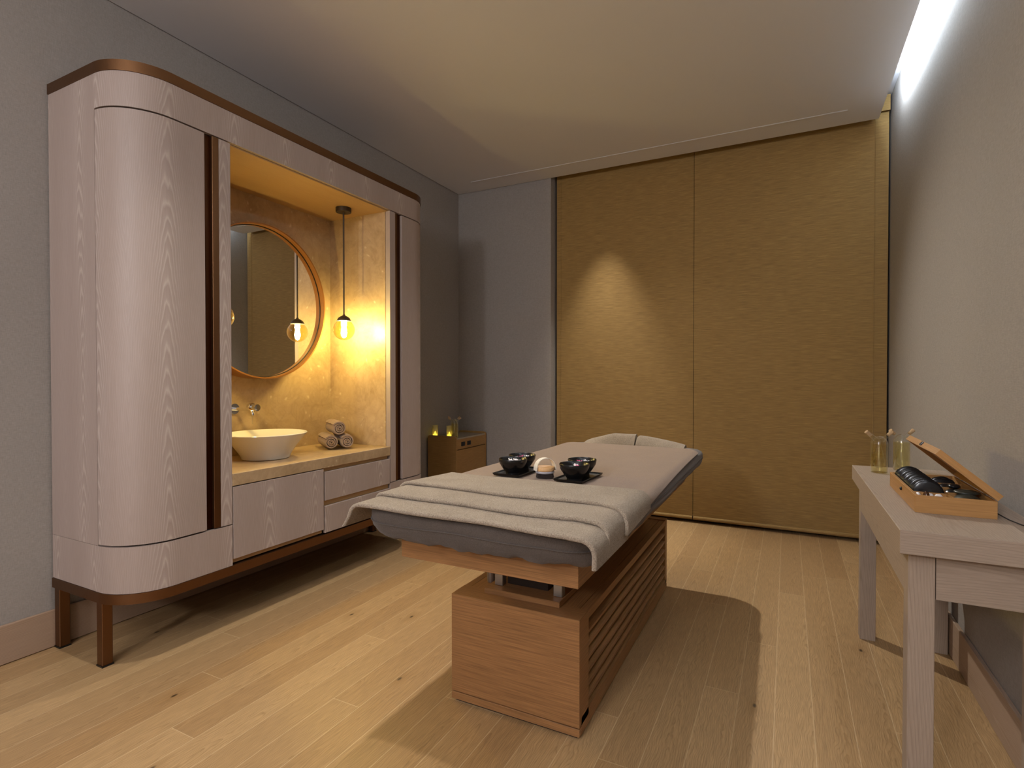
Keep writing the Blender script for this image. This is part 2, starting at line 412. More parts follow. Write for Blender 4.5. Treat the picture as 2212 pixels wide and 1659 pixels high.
# fine bead of the slot in the ceiling in front of the blinds
b = MB()
b.box(-2.62, .352, 4.297, 4.3005, ZC - .0022, ZC + .001); b.box(-2.62, .352, 4.306, 4.3095, ZC - .0022, ZC + .001)
struct(b.build('trim_1', M['ceiling']))
led = MB().box(.535, .541, -3.6, 4.12, ZC + .05, ZU - .01).build('led_strip', M['led'])
tag(led, 'cool white light strip hidden in the ceiling slot along the right wall', 'light strip')

# ------------------------------------------------------------------ blinds
for k, (x0, x1, lab) in enumerate(((-1.903, -.6925, 'golden woven window blind on the left, beside the grey wall, with a pool of light'),
                                   (-.689, .632, 'golden woven window blind on the right, beside the right wall and behind the pale table'))):
    t = thing('window_blind', lab, 'blind', ((x0 + x1) / 2, 4.65, .02), 'golden window blinds')
    MB().box(x0, x1, 4.646, 4.652, .05, 3.19, g='x').build('blind_fabric', M['blind'], t)
    MB().tube([(x0 + .002, 4.643, .040), (x1 - .002, 4.643, .040)], .015, 16).build('bottom_bar', M['blind'], t)
    xs = -1.862 if k == 0 else .550
    MB().tube([(xs, 4.645, .06), (xs, 4.645, 3.19)], .0032, 8).build('side_seam', M['blind'], t)
    if k == 1: MB().box(x0, x1 + .004, 4.618, 4.632, 3.085, 3.195, g='x').build('valance', M['blind'], t)

# ------------------------------------------------------------------ vanity cabinet
XF, Y0, Y1, RC = -2.33, 1.204, 3.268, .20
XBk = -2.905
SA = (XF - RC) - XBk; AL = RC * PI / 2; SB = Y1 - Y0 - 2 * RC
def cpath(s):
    if s <= SA: return (XBk + s, Y0), (0, -1)
    s -= SA
    if s <= AL:
        a = s / RC; return (XF - RC + RC * math.sin(a), Y0 + RC - RC * math.cos(a)), (math.sin(a), -math.cos(a))
    s -= AL
    if s <= SB: return (XF, Y0 + RC + s), (1, 0)
    s -= SB
    if s <= AL:
        a = s / RC; return (XF - RC + RC * math.cos(a), Y1 - RC + RC * math.sin(a)), (math.cos(a), math.sin(a))
    s -= AL
    return (XF - RC - s, Y1), (0, 1)
STOT = 2 * SA + 2 * AL + SB
sY = lambda y: SA + AL + (y - Y0 - RC)
def ssamp(s0, s1):
    br = [SA, SA + AL, SA + AL + SB, SA + 2 * AL + SB]; out = {s0, s1}
    for q in br:
        if s0 < q < s1: out.add(q)
    for a0 in (SA, SA + AL + SB):
        for k in range(1, 16):
            q = a0 + AL * k / 16
            if s0 < q < s1: out.add(q)
    return sorted(out)
def strip(mb, s0, s1, z0, z1, out=0., th=.02, vert=True):
    S = ssamp(s0, s1); cols = []
    for s in S:
        (x, y), (nx, ny) = cpath(s)
        cols.append([mb.bm.verts.new(v) for v in ((x + nx * out, y + ny * out, z0), (x + nx * out, y + ny * out, z1),
                    (x + nx * (out - th), y + ny * (out - th), z1), (x + nx * (out - th), y + ny * (out - th), z0))])
    def uvset(f, ss, zz):
        for l, a, z in zip(f.loops, ss, zz): l[mb.uv].uv = (a, z) if vert else (z, a)
    for i in range(len(S) - 1):
        a, c = cols[i], cols[i + 1]
        for k, (zA, zB) in enumerate(((z0, z1), (z1, z1 + th), (z1, z0), (z0 - th, z0))):
            f = mb.bm.faces.new([a[k], c[k], c[(k + 1) % 4], a[(k + 1) % 4]]); uvset(f, (S[i], S[i + 1], S[i + 1], S[i]), (zA, zA, zB, zB))
    for c, fl in ((cols[0], False), (cols[-1], True)):
        f = mb.bm.faces.new(c[::-1] if fl else c)
        for l in f.loops: l[mb.uv].uv = (l.vert.co.x + l.vert.co.y, l.vert.co.z)
    return mb
cab = thing('vanity_cabinet', 'tall pale limed wood cabinet with rounded corners, bronze trims and a lit niche', 'cabinet', (-2.62, 2.236, 0))
ZB, ZT = .311, 2.442
N0, N1 = 1.665, 2.807          # niche
YS = 2.2345                     # door / drawer split
# carcass (dark inside seen only through the gaps)
cb = MB()
def inset_poly(y_from, y_to, off):
    pts = []
    for s in ssamp(0, STOT):
        (x, y), (nx, ny) = cpath(s); x -= nx * off; y -= ny * off
        if y_from - 1e-6 <= y <= y_to + 1e-6: pts.append((x, y))
    return pts
pl = inset_poly(0, N0 - .022, .024); pl = pl + [(XF - .024, N0 - .022), (XBk + .005, N0 - .022)]
pl = [(max(x, XBk + .005), y) for x, y in pl]
pr = inset_poly(N1 + .022, 9, .024); pr = [(XBk + .005, N1 + .022), (XF - .024, N1 + .022)] + pr
pr = [(max(x, XBk + .005), y) for x, y in pr]
# leave room for the handle channels
def notch(poly, ya, yb):
    out = []
    for p in poly: out.append(p)
    return out
cb.prism(pl, 'z', ZB + .002, ZT - .002); cb.prism(pr, 'z', ZB + .002, ZT - .002)
cb.box(XBk + .005, XF - .045, N0 - .02, N1 + .02, ZB + .002, .684); cb.box(XBk + .005, XF - .022, N0 - .02, N1 + .02, 2.300, ZT - .002)
cb.box(XBk + .005, -2.875, N0 - .02, N1 + .02, .684, 2.300)
cb.build('carcass', M['black'], cab)
MB_ = strip(MB(), SA - .003, STOT - SA + .003, 2.300, ZT, 0, .02); MB_.build('header_panel', M['limed'], cab)
pb = strip(MB(), 0, sY(N0), ZB, .5025, 0, .02); pb.build('plinth_panel', M['limed'], cab)
strip(MB(), sY(N1), STOT, ZB, .5025, 0, .02).build('plinth_panel', M['limed'], cab)
strip(MB(), 0, SA - .003, .504, ZT, 0, .02).build('side_panel', M['limed'], cab)
strip(MB(), STOT - SA + .003, STOT, .504, ZT, 0, .02).build('side_panel', M['limed'], cab)
dl = strip(MB(), SA, sY(1.539), .510, 2.293, 0, .022).build('door', M['limed'], cab)
drt = strip(MB(), sY(2.931), STOT - SA, .510, 2.293, 0, .022).build('door', M['limed'], cab)
MB().box(XF - .022, XF, 1.609, N0, .508, 2.294).build('stile', M['limed'], cab)
MB().box(XF - .035, XF, N1 - .002, 2.859, .508, 2.294).build('stile', M['limed'], cab)
# bronze pulls: a flush strip and a groove
MB().box(XF - .0235, XF - .019, 1.5395, 1.577, .508, 2.296, g='z').build('pull_groove', M['copper_shade'], cab)
MB().box(XF - .022, XF - .001, 1.577, 1.6085, .508, 2.296, g='z', bev=.001, seg=1).build('pull_strip', M['copper'], cab)
MB().box(XF - .0235, XF - .019, 2.893, 2.9305, .508, 2.296, g='z').build('pull_groove', M['copper_shade'], cab)
MB().box(XF - .0225, XF - .010, 2.8595, 2.893, .508, 2.296, g='z', bev=.001, seg=1).build('pull_strip', M['copper'], cab)
# drawers and door under the counter
MB().box(XF - .02, XF, N0 + .006, YS - .005, .339, .681, bev=.001, seg=1).build('door', M['limed'], cab)
MB().box(XF - .02, XF, YS + .005, N1 - .007, .500, .663, bev=.001, seg=1).build('drawer', M['limed'], cab)
MB().box(XF - .02, XF, YS + .005, N1 - .007, .317, .468, bev=.001, seg=1).build('drawer', M['limed'], cab)
for y0, y1, z0, z1 in ((YS + .005, N1 - .012, .664, .686), (YS + .005, N1 - .007, .469, .499), (N0 + .006, YS - .005, .317, .338)):
    MB().box(XF - .036, XF - .018, y0, y1, z0, z1, g='y').build('finger_rail', M['niche_wood'], cab)
# niche lining
MB().box(-2.87, -2.86, N0 - .015, N1 + .015, .744, 2.292).build('stone_back', M['stone'], cab)
MB().box(-2.861, XF - .037, N1 - .004, N1 + .02, .744, 2.292).build('stone_side', M['stone'], cab)
MB().box(-2.861, XF - .023, N0 - .02, N0 + .001, .744, 2.292).build('stone_side', M['stone'], cab)
MB().box(-2.861, XF - .021, N0 - .015, N1 + .015, 2.292, 2.2995, g='y').build('niche_ceiling', M['niche_wood'], cab)
# trims, base frame, legs
tb = strip(MB(), 0, STOT, ZT + .0005, 2.486, .004, .024, False); tb.build('top_trim', M['copper'], cab)
MB().prism([(max(x, XBk + .005), y) for x, y in inset_poly(0, 9, .02)], 'z', ZT + .002, 2.47).build('top_board', M['limed'], cab)
strip(MB(), 0, STOT, .268, ZB - .001, .004, .04, False).build('base_rail', M['copper'], cab)
MB().prism([(max(x, XBk + .005), y) for x, y in inset_poly(0, 9, .036)], 'z', .290, ZB).build('bottom_board', M['black'], cab)
for x0, y0 in ((-2.551, 1.2045), (-2.899, 1.2065), (-2.551, 3.2265), (-2.899, 3.2265)):
    lg = MB().box(x0, x0 + .042, y0, y0 + .04, .006, .268, g='z', bev=.002, seg=1).build('leg', M['copper'], cab)
    MB().box(x0 - .002, x0 + .044, y0 - .002, y0 + .042, 0, .007).build('foot', M['blackp'], lg)

ct = MB().box(-2.86, XF + .001, N0 + .002, N1 - .005, .686, .744, bev=.0015, seg=1)
tag(ct.build('countertop', M['stone']), 'beige travertine countertop in the lit niche, under basin and rolled towels', 'countertop')

# mirror
MY, MZ, MR = 2.182, 1.646, .454
mt = thing('round_mirror', 'large round mirror with a deep copper frame on the stone back of the niche', 'mirror', (-2.86, MY, MZ - MR))
RX = Matrix.Rotation(PI / 2, 4, 'Y')      # lathe axis z -> world x
MB().lathe([(MR, -.125 + .125), (MR, .125), (MR - .008, .125), (MR - .008, .088), (MR - .0085, .088), (MR - .0085, 0.)], 128, (-2.86, MY, MZ), RX).build('frame', M['mframe'], mt)
MB().lathe([(0, .088), (MR - .0085, .088)], 128, (-2.86, MY, MZ), RX).build('mirror_glass', M['mirror'], mt, smooth=0)

MB().lathe([(MR - .0085, .0885), (MR - .0125, .0885), (MR - .0125, .0905), (MR - .0085, .0905)], 128, (-2.86, MY, MZ), RX).build('gasket', M['blackp'], mt)
# pendants
def pendant(label):
    t = thing('pendant_lamp', label, 'lamp', (0, 0, 0), 'pendant lamps in the niche')
    MB().lathe([(0, 0), (.049, 0), (.049, -.026), (.047, -.028), (0, -.028)], 40).build('canopy', M['pend'], t)
    MB().tube([(0, 0, -.026), (0, 0, -.688)], .0052, 10).build('rod', M['pend'], t)
    MB().lathe([(0, -.682), (.007, -.685), (.009, -.692), (.022, -.698), (.036, -.708), (.044, -.722), (.046, -.728), (.04, -.728), (0, -.724)], 32).build('cap', M['pend'], t)
    cz = -.784
    gp = [(.043, cz + .053)] + [(.068 * math.sin(a), cz + .068 * math.cos(a)) for a in [PI * (.22 + .78 * k / 22) for k in range(1, 22)]] + [(0, cz - .068)]
    MB().lathe(gp, 48).build('globe', M['amber'], t)
    MB().lathe([(0, cz + .052), (.017, cz + .052), (.017, cz + .030), (.013, cz + .016), (.018, cz - .008), (.019, cz - .022), (.013, cz - .045), (.006, cz - .052), (0, cz - .054)], 24).build('bulb', M['bulb'], t)
    return t
p1 = put(pendant('amber glass globe pendant on a thin rod to the right of the round mirror'), (-2.56, 2.626, 2.292))
dup(p1, (-2.56, 1.765, 2.292), 0, 'amber glass globe pendant half hidden at the left edge of the niche')

# basin
BX, BY = -2.625, 2.085
bs = thing('vessel_basin', 'white ceramic bowl basin standing on the stone countertop', 'basin', (BX, BY, .744))
prof = [(0, 0), (.118, 0), (.124, .004), (.126, .012), (.135, .03), (.165, .075), (.198, .118), (.214, .137), (.217, .141), (.214, .144), (.208, .140), (.17, .09), (.13, .045), (.08, .024), (0, .020)]
MB().lathe(prof, 72, (BX, BY, .744), sy=1.03).build('bowl', M['ceramic'], bs)
MB().lathe([(0, .0225), (.021, .0225), (.021, .026), (.017, .029), (0, .030)], 24, (BX, BY, .744)).build('drain', M['chrome'], bs)
MB().blob((BX - .135, BY - .1, .744 + .083), .004, .012, .006, M=Matrix.Rotation(.6, 3, 'Z')).build('overflow_slot', M['blackp'], bs)
# faucet
fa = thing('wall_tap', 'chrome wall mounted tap with long spout above the white basin', 'tap', (-2.86, 2.06, 1.0))
RXl = RX
MB().lathe([(0, .008), (.030, .008), (.031, .006), (.031, 0)], 40, (-2.859, 2.057, 1.017), RXl).build('spout_plate', M['chrome'], fa)
sp = [(-2.858, 2.057, 1.017), (-2.73, 2.057, 1.017)]
for k in range(1, 9):
    a = k / 8 * PI * .42; sp.append((-2.73 + .03 * math.sin(a), 2.057, 1.017 - .03 + .03 * math.cos(a)))
sp.append((sp[-1][0] + .003, 2.057, sp[-1][2] - .012))
MB().tube(sp, .0105, 18).build('spout', M['chrome'], fa)
MB().tube([(-2.6995, 2.057, .985), (-2.699, 2.057, .955), (-2.699, 2.057, .935)], [.0035, .0028, .003], 10).build('water_drip', M['water'], fa)
MB().lathe([(.027, 0), (.027, .022), (.025, .024), (0, .024)], 40, (-2.859, 2.163, 1.02), RXl).build('handle_base', M['chrome'], fa)
MB().lathe([(.014, .02), (.014, .036), (.020, .040), (.021, .062), (.020, .066), (0, .067)], 40, (-2.859, 2.163, 1.02), RXl).build('handle', M['chrome'], fa)
# towel rolls
def roll():
    t = thing('rolled_towel', '', 'towel', (0, 0, 0), 'rolled towels on the countertop')
    Ln, R0 = .25, .049; turns = 3.4; nb = 96; th = .0092; pts = []
    for k in range(nb + 1):
        f = k / nb; a = f * turns * 2 * PI; r = .006 + (R0 - .006) * f
        pts.append((a, r))
    ou = [(r * math.cos(a), r * math.sin(a)) for a, r in pts]; inn = [((r - th) * math.cos(a), (r - th) * math.sin(a)) if r > th else (.001 * math.cos(a), .001 * math.sin(a)) for a, r in pts]
    loop = ou + inn[::-1]; n = len(loop)
    def fn(u, v):
        k = int(round(u * n)) % n; x, z = loop[k]; e = 1 - .10 * max(0, abs(v - .5) * 2 - .86) / .14
        w = .0008 * math.sin(v * 17 + k * .3)
        return (x * e + w, v * Ln, z * e + w)
    b = MB(); V = b.grid(fn, n, 10, cu=True, uvs=(.6, .25))
    h = len(ou)
    for j, fl in ((0, False), (10, True)):
        for k in range(h - 1):
            q = [V[k][j], V[k + 1][j], V[n - 2 - k][j], V[n - 1 - k][j]]
            b.cap(q, fl)
    b.build('roll', M['roll'], t)
    return t
r1 = roll(); ang = math.atan2(.84, .54) - PI / 2 + math.radians(65)   # axis y -> (-.84,.54)
ang = math.atan2(.54, -.84) - PI / 2
r1['label'] = 'rolled taupe towel at the bottom left of the three on the countertop, nearest the basin'
put(r1, (-2.535, 2.488, .744 + .0495), ang)
dup(r1, (-2.535 + .098 * .54, 2.488 + .098 * .84, .744 + .0495), ang, 'rolled taupe towel at the bottom right of the three, nearest the stone side wall')
t3 = dup(r1, (-2.535 + .049 * .54 + .0, 2.488 + .049 * .84, .744 + .0495 + .0845), ang, 'rolled taupe towel resting on top of the other two rolls')

# ------------------------------------------------------------------ massage bed
BC = -.857
bed = thing('massage_table', 'massage table with a slatted caramel wood base and grey covered mattress', 'massage table', (BC, 2.395, 0))
bx0, bx1, by0, by1 = -1.105, -.604, 1.674, 3.116
MB().box(bx0 + .012, bx1 - .012, by0 + .012, by1 - .012, 0, .012).build('foot_plate', M['black'], bed)
b = MB()
b.box(bx0, bx1, by0, by0 + .02, .010, .0365, g='x', bev=.001, seg=1); b.box(bx0, bx1, by1 - .02, by1, .010, .0365, g='x')
b.box(bx1 - .02, bx1, by0 + .02, by1 - .02, .010, .066, g='y'); b.box(bx0, bx0 + .02, by0 + .02, by1 - .02, .010, .066, g='y')
b.build('plinth', M['bamboo'], bed)
MB().box(bx0, bx1, by0, by0 + .093, .0405, .3995, g='x', bev=.001, seg=1).build('end_panel', M['bamboo'], bed)
MB().box(bx0, bx1, by1 - .05, by1, .0405, .403, g='x', bev=.001, seg=1).build('end_panel', M['bamboo'], bed)
MB().box(bx0 + .06, bx1 - .06, by0 + .093, by1 - .05, .04, .384).build('core', M['slatback'], bed)
MB().box(bx0 + .03, bx1 - .033, by0 + .093, by1 - .05, .384, .3985, g='y').build('top_board', M['bamboo'], bed)
for side, xs in ((1, bx1), (-1, bx0)):
    xa, xb = (xs - .031, xs - .001) if side > 0 else (xs + .001, xs + .028)
    MB().box(xa, xb, by0 + .093, by1 - .05, .370, .398, g='y').build('side_rail', M['bamboo'], bed)
    for k in range(6):
        zc = .096 + k * .0458
        R = Matrix.Translation((xs - side * .017, 0, zc)) @ Matrix.Rotation(side * math.radians(10), 4, 'Y')
        MB().box(-.015, .015, by0 + .0935, by1 - .0505, -.0068, .0068, g='y', M=R).build('slat', M['bamboo'], bed)
MB().box(-1.0, -.70, 1.735, 3.0, .3985, .419, g='x', bev=.001, seg=1).build('lift_plate', M['bamboo'], bed)
for x in (-.978, -.740):
    for y in (1.775, 2.95): MB().box(x, x + .034, y, y + .03, .419, .586, bev=.002, seg=1).build('lift_post', M['steel'], bed)
MB().box(-.94, -.775, 1.81, 2.93, .419, .586, g='y').build('lift_housing', M['slatback'], bed)
MB().lathe([(0, 0), (.016, 0), (.018, .01), (.018, .15), (.014, .16), (0, .16)], 20, (-1.028, 1.84, .4005)).build('actuator', M['steel'], bed)
MB().box(-1.178, -.5365, 1.475, 3.31, .585, .667, g='x', bev=.001, seg=1).build('upper_frame', M['bamboo'], bed)
# mattress
HWm, Ym0, Ym1 = .4175, 1.36, 3.43
def rr(ins, r, n=12, m=26):
    hx, y0, y1 = HWm - ins, Ym0 + ins, Ym1 - ins; r = max(.02, r - ins * .6); P = []
    cs = [(BC + hx - r, y0 + r, -PI / 2), (BC + hx - r, y1 - r, 0), (BC - hx + r, y1 - r, PI / 2), (BC - hx + r, y0 + r, PI)]
    for ci, (cx, cy, a0) in enumerate(cs):
        for k in range(n + 1):
            a = a0 + PI / 2 * k / n; P.append((cx + r * math.cos(a), cy + r * math.sin(a)))
        nx = cs[(ci + 1) % 4]; e = (nx[0] + r * math.cos(nx[2]), nx[1] + r * math.sin(nx[2])); st = P[-1]
        for k in range(1, m): P.append((st[0] + (e[0] - st[0]) * k / m, st[1] + (e[1] - st[1]) * k / m))
    return P
lv = [(.125, .668, 0), (.104, .664, 1), (.066, .665, 1), (.036, .672, .9), (.014, .688, .6), (.003, .708, .2), (0, .738, 0), (0, .752, 0), (.006, .764, 0), (.016, .770, 0), (.03, .7725, 0), (.2, .773, 0)]
mb = MB(); rings = []
for ins, z, wv in lv:
    ring = []
    for k, (x, y) in enumerate(rr(ins, .12)):
        p = Vector((x * 9, y * 9, 0)); d = mnoise.noise(p) * .010 * wv + mnoise.noise(p * 2.6) * .009 * wv
        cx, cy = BC, 2.395; nx, ny = (x - cx) / .42, (y - cy) / 1.03; l = math.hypot(nx, ny) or 1
        dz = (mnoise.noise(p * 1.1 + Vector((7, 0, 0))) * .014 + mnoise.noise(p * 2.8 + Vector((0, 5, 0))) * .014) * wv
        if wv == 0 and z < .7: dz = 0
        ring.append(mb.bm.verts.new((x + nx / l * d, y + ny / l * d, z + dz)))
    rings.append(ring)
for a in range(len(rings) - 1):
    n = len(rings[a])
    for k in range(n): mb.bm.faces.new([rings[a][k], rings[a][(k + 1) % n], rings[a + 1][(k + 1) % n], rings[a + 1][k]])
mb.cap(rings[0], True); mb.cap(rings[-1])
mat_o = mb.build('mattress', M['mattress'], bed, smooth=60)
pp = []
for k, (x, y) in enumerate(rr(-.0006, .12)):
    pp.append((x, y, .727 + .006 * mnoise.noise(Vector((x * 5, y * 5, 3)))))
MB().tube(pp + [pp[0]], .0022, 6, False).build('seam', M['mattress'], mat_o)

def dpos(s, n, z0, hw=HWm, R=.028, flare=0.):
    sd = 1 if s >= 0 else -1; a = abs(s); fl = hw - R
    if a <= fl: return BC + sd * a, z0 + n
    if a <= fl + R * PI / 2:
        th = (a - fl) / R; return BC + sd * (fl + (R + n) * math.sin(th)), z0 - R + (R + n) * math.cos(th)
    d = a - fl - R * PI / 2
    return BC + sd * (hw + n + flare * d), z0 - R - d
SFL = HWm - .028 + .028 * PI / 2
def cloth(yf, yb, hl, hr, th, z0, nx=90, fold=.006, seed=0, wave=.004, flareL=.0, flareR=.0, closed=8, lift=None):
    """a doubled towel: swept stadium section across the bed; yf/yb/hl/hr are functions"""
    b = MB(); m = 2 * closed
    sec = []
    for k in range(m):            # stadium in (t along y 0..1, n)
        if k < closed:
            a = -PI / 2 + PI * k / (closed - 1); sec.append((1, math.cos(a), math.sin(a)))
        else:
            a = PI / 2 + PI * (k - closed) / (closed - 1); sec.append((0, math.cos(a), math.sin(a)))
    def fn(u, v):
        k = int(round(v * m)) % m
        t, c, sn = sec[k]
        sL, sR = -(SFL + hl), SFL + hr
        s = sL + (sR - sL) * u
        yy0, yy1 = yf(u), yb(u)
        y = (yy1 if t else yy0) + c * th / 2 * (1 if t else 1)
        n = th / 2 + sn * th / 2 + wave * (mnoise.noise(Vector((s * 7, y * 5, seed))) * .5 + .5) * (1 if abs(s) > .2 else .6)
        if lift: n += lift(y)
        x, z = dpos(s, n, z0, flare=flareL if s < 0 else flareR)
        return (x, y, z)
    V = b.grid(fn, nx, m, cv=True, uvs=(1, .5))
    b.cap(V[0]); b.cap(V[-1], True)
    return b
# thin taupe cover
cov = MB(); nu, nv = 80, 60
def yend(u):
    return 3.265 - .10 * max(0, abs(u - .5) * 2 - .86) / .14 * 1.0
def cov_fn(u, v, n=0):
    yy = 1.50 + (yend(u) - 1.50) * v
    hr = -.024 + .038 * (1 - v) ** 2; hl = -.008
    s = -(SFL + hl) + (2 * SFL + hl + hr) * u
    w = .0022 * (mnoise.noise(Vector((s * 4, yy * 3, 2))) + .4 * mnoise.noise(Vector((s * 9 + yy * 4, yy * 5, 7))))
    x, z = dpos(s, n + .001 + max(0, w + .0012) if n == 0 else n + w, .773)
    return (x, yy, z)
top = cov.grid(lambda u, v: cov_fn(u, v, .0115), nu, nv, uvs=(1, 2))
bot = cov.grid(lambda u, v: cov_fn(u, v, 0), nu, nv, uvs=(1, 2), flip=True)
for i in range(nu):
    cov.bm.faces.new([top[i][0], bot[i][0], bot[i + 1][0], top[i + 1][0]]); cov.bm.faces.new([top[i][nv], top[i + 1][nv], bot[i + 1][nv], bot[i][nv]])
for j in range(nv):
    cov.bm.faces.new([top[0][j], top[0][j + 1], bot[0][j + 1], bot[0][j]]); cov.bm.faces.new([top[nu][j], bot[nu][j], bot[nu][j + 1], top[nu][j + 1]])
tag(cov.build('bed_cover', M['sheet'], smooth=60), 'smooth taupe towelling cover laid over most of the massage table mattress', 'bed cover')
# pleated terry towel at the foot
tw = thing('bath_towel', 'beige terry towel laid in pleats across the foot of the massage table', 'towel', (BC, 1.6, .773))
wv = lambda u, k: .010 * math.sin(u * 5 + k) + .006 * math.sin(u * 13 + 2 * k)
cloth(lambda u: 1.335 + wv(u, 0) - .03 * max(0, u - .86) / .14, lambda u: 1.60, .036, .030, .014, .7728, seed=1, flareL=.55, wave=.004).build('pleat', M['towel'], tw, smooth=60)
cloth(lambda u: 1.455 + wv(u, 1.2) - .05 * max(0, u - .86) / .14, lambda u: 1.76, .020, .020, .014, .7868, seed=2, flareL=.4, flareR=.1).build('pleat', M['towel'], tw, smooth=60)
cloth(lambda u: 1.605 + wv(u, 2.1) - .05 * max(0, u - .88) / .12, lambda u: 1.90 + .5 * wv(u, 4), .008, .022, .013, .7878, seed=3, wave=.004, lift=lambda y: .0125 * (lambda t: t * t * (3 - 2 * t))(min(1, max(0, (1.80 - y) / .08)))).build('pleat', M['towel'], tw, smooth=60)
# head rest towel: two crossed flaps
hd = thing('face_towel', 'light beige folded towel with a slit on the head end of the massage table', 'towel', (BC, 3.36, .78))
def flap(x0, x1, hfun, y0, y1, seed):
    b = MB(); nx, ny = 28, 14
    def f(u, v, up=True):
        x = x0 + (x1 - x0) * u; y = y0 + (y1 - y0) * v
        h = hfun(u) * math.sin(min(1, v * 1.6 + .02) * PI / 2) * (1 if v < .8 else math.cos((v - .8) / .2 * PI / 2 * .8))
        e = mnoise.noise(Vector((x * 14, y * 14, seed))) * .0025
        return (x, y, .7745 + (max(.002, h + e) if up else 0))
    T = b.grid(lambda u, v: f(u, v), nx, ny, uvs=(.3, .2)); B = b.grid(lambda u, v: f(u, v, False), nx, ny, flip=True)
    for i in range(nx):
        b.bm.faces.new([T[i][0], B[i][0], B[i + 1][0], T[i + 1][0]]); b.bm.faces.new([T[i][ny], T[i + 1][ny], B[i + 1][ny], B[i][ny]])
    for j in range(ny):
        b.bm.faces.new([T[0][j], T[0][j + 1], B[0][j + 1], B[0][j]]); b.bm.faces.new([T[nx][j], B[nx][j], B[nx][j + 1], T[nx][j + 1]])
    return b
flap(-1.17, -.842, lambda u: .012 + .055 * min(1, u * 1.8) ** .8, 3.305, 3.41, 1).build('flap', M['towel'], hd, smooth=60)
flap(-.834, -.545, lambda u: .014 + .050 * (1 - u) ** .75 * min(1, .75 + u * 6), 3.305, 3.41, 4).build('flap', M['towel'], hd, smooth=60)

# bowls, trays, brush
ZS = .7885
def tray():
    b = MB(); w, l = .062, .11
    b.box(-w + .01, w - .01, -l + .01, l - .01, 0, .004)
    def f(u, v):
        k = int(round(u * 4)) % 4; cx = [-1, 1, 1, -1][k]; cy = [-1, -1, 1, 1][k]
        e, z = [(-.008, .004), (0, .0105), (.0015, .0105), (-.004, .001)][int(round(v * 4)) % 4]
        return (cx * (w + e), cy * (l + e), z)
    b.grid(f, 4, 4, cu=True, cv=True)
    b.box(-w + .004, w - .004, -l + .004, l - .004, .0025, .005)
    return b
tr = tray().build('tray', M['bowl'], origin=(0, 0, 0))
tag(tr, 'black rectangular tray under the left pair of bowls, beside the brush', 'tray', 'black trays on the massage table')
put(tr, (-1.035, 2.088, ZS), math.radians(-2))
tr2 = dup(tr, (-.757, 2.083, ZS), math.radians(-3), 'black rectangular tray under the right pair of bowls')
def bowl(label):
    t = thing('bowl', label, 'bowl', (0, 0, 0), 'black bowls on the massage table')
    pr = [(0, .003), (.024, .003), (.024, 0), (.027, 0), (.0275, .007), (.038, .020), (.0475, .034), (.0485, .037), (.051, .040), (.0535, .050), (.0545, .058), (.0535, .060), (.0515, .058), (.049, .045), (.04, .025), (.02, .012), (0, .010)]
    pr = [(r * 1.1, z * 1.08) for r, z in pr]
    MB().lathe(pr, 48).build('bowl_body', M['bowl'], t)
    MB().lathe([(0, .0465), (.0515, .0465)], 40).build('water', M['water'], t)
    return t
zb = ZS + .005
spots = [(-1.030, 2.030, 'black bowl at the front of the left tray, with white petals'), (-1.045, 2.150, 'black bowl at the back of the left tray, with pink and white petals'),
         (-.752, 2.020, 'black bowl at the front of the right tray, with a pale pink petal'), (-.763, 2.143, 'black bowl at the back of the right tray, with a large white petal')]
b0 = bowl(spots[0][2]); put(b0, (spots[0][0], spots[0][1], zb))
for x, y, l in spots[1:]: dup(b0, (x, y, zb), random.random() * 6, l)
def petal(name, mats, rx, seed):
    b = MB(); n, m = 12, 6
    def f(u, v):
        a = 2 * PI * u; r = rx * v * (1 + .25 * math.sin(a * 3 + seed)); z = .010 * v * v + .003 * math.sin(a * 5 + seed) * v
        return (r * math.cos(a), r * .75 * math.sin(a), z)
    b.grid(f, n, m, cu=True); o = b.build(name, mats, origin=(0, 0, 0), smooth=60)
    md = o.modifiers.new('thickness', 'SOLIDIFY'); md.thickness = .0012
    return o
zw = zb + .047
pets = [(0, -.020, .012, .012, 'w', 'white petal on the left in the front bowl of the left tray'), (0, .004, .018, .015, 'w', 'large white petal at the middle of the front bowl of the left tray'), (0, .025, .004, .011, 'w', 'small white petal on the right in the front bowl of the left tray'),
        (1, -.006, .0, .013, 'p', 'pink petal in the back bowl of the left tray'), (1, .018, .006, .012, 'w', 'white petal in the back bowl of the left tray'),
        (2, .002, .008, .013, 'w', 'white petal in the front bowl of the right tray'), (2, .014, -.002, .009, 'p', 'pink petal in the front bowl of the right tray'),
        (3, -.012, -.004, .012, 'p', 'pink petal in the back bowl of the right tray'), (3, .020, .006, .020, 'w', 'large white petal in the back bowl of the right tray')]
for i, (k, dx, dy, r, c, lab) in enumerate(pets):
    o = petal('petal', M['petal_w' if c == 'w' else 'petal_p'], r, i * 1.7); o.location = (spots[k][0] + dx, spots[k][1] + dy, zw)
    o.rotation_euler = (.2 * math.sin(i), .25, i); tag(o, lab, 'petal', 'petals floating in the bowls')
br = thing('body_brush', 'round wooden body brush with dark bristles and a white strap between the bowls', 'brush', (0, 0, 0))
bb = MB()
for k in range(9):
    for q in range(max(1, k * 6)):
        a = 2 * PI * q / max(1, k * 6) + k; r = .0037 * k
        c = 1 + .12 * k / 8
        bb.tube([(r * math.cos(a), r * math.sin(a), .018), (r * c * math.cos(a + .02), r * c * math.sin(a + .02), 0)], [.0016, .0011], 5)
o = bb.build('bristles', M['bristle'], br); o['kind'] = 'stuff'
MB().lathe([(0, .016), (.034, .016), (.0355, .018), (.0355, .022), (.034, .024), (0, .024)], 40).build('band', M['grey_band'], br)
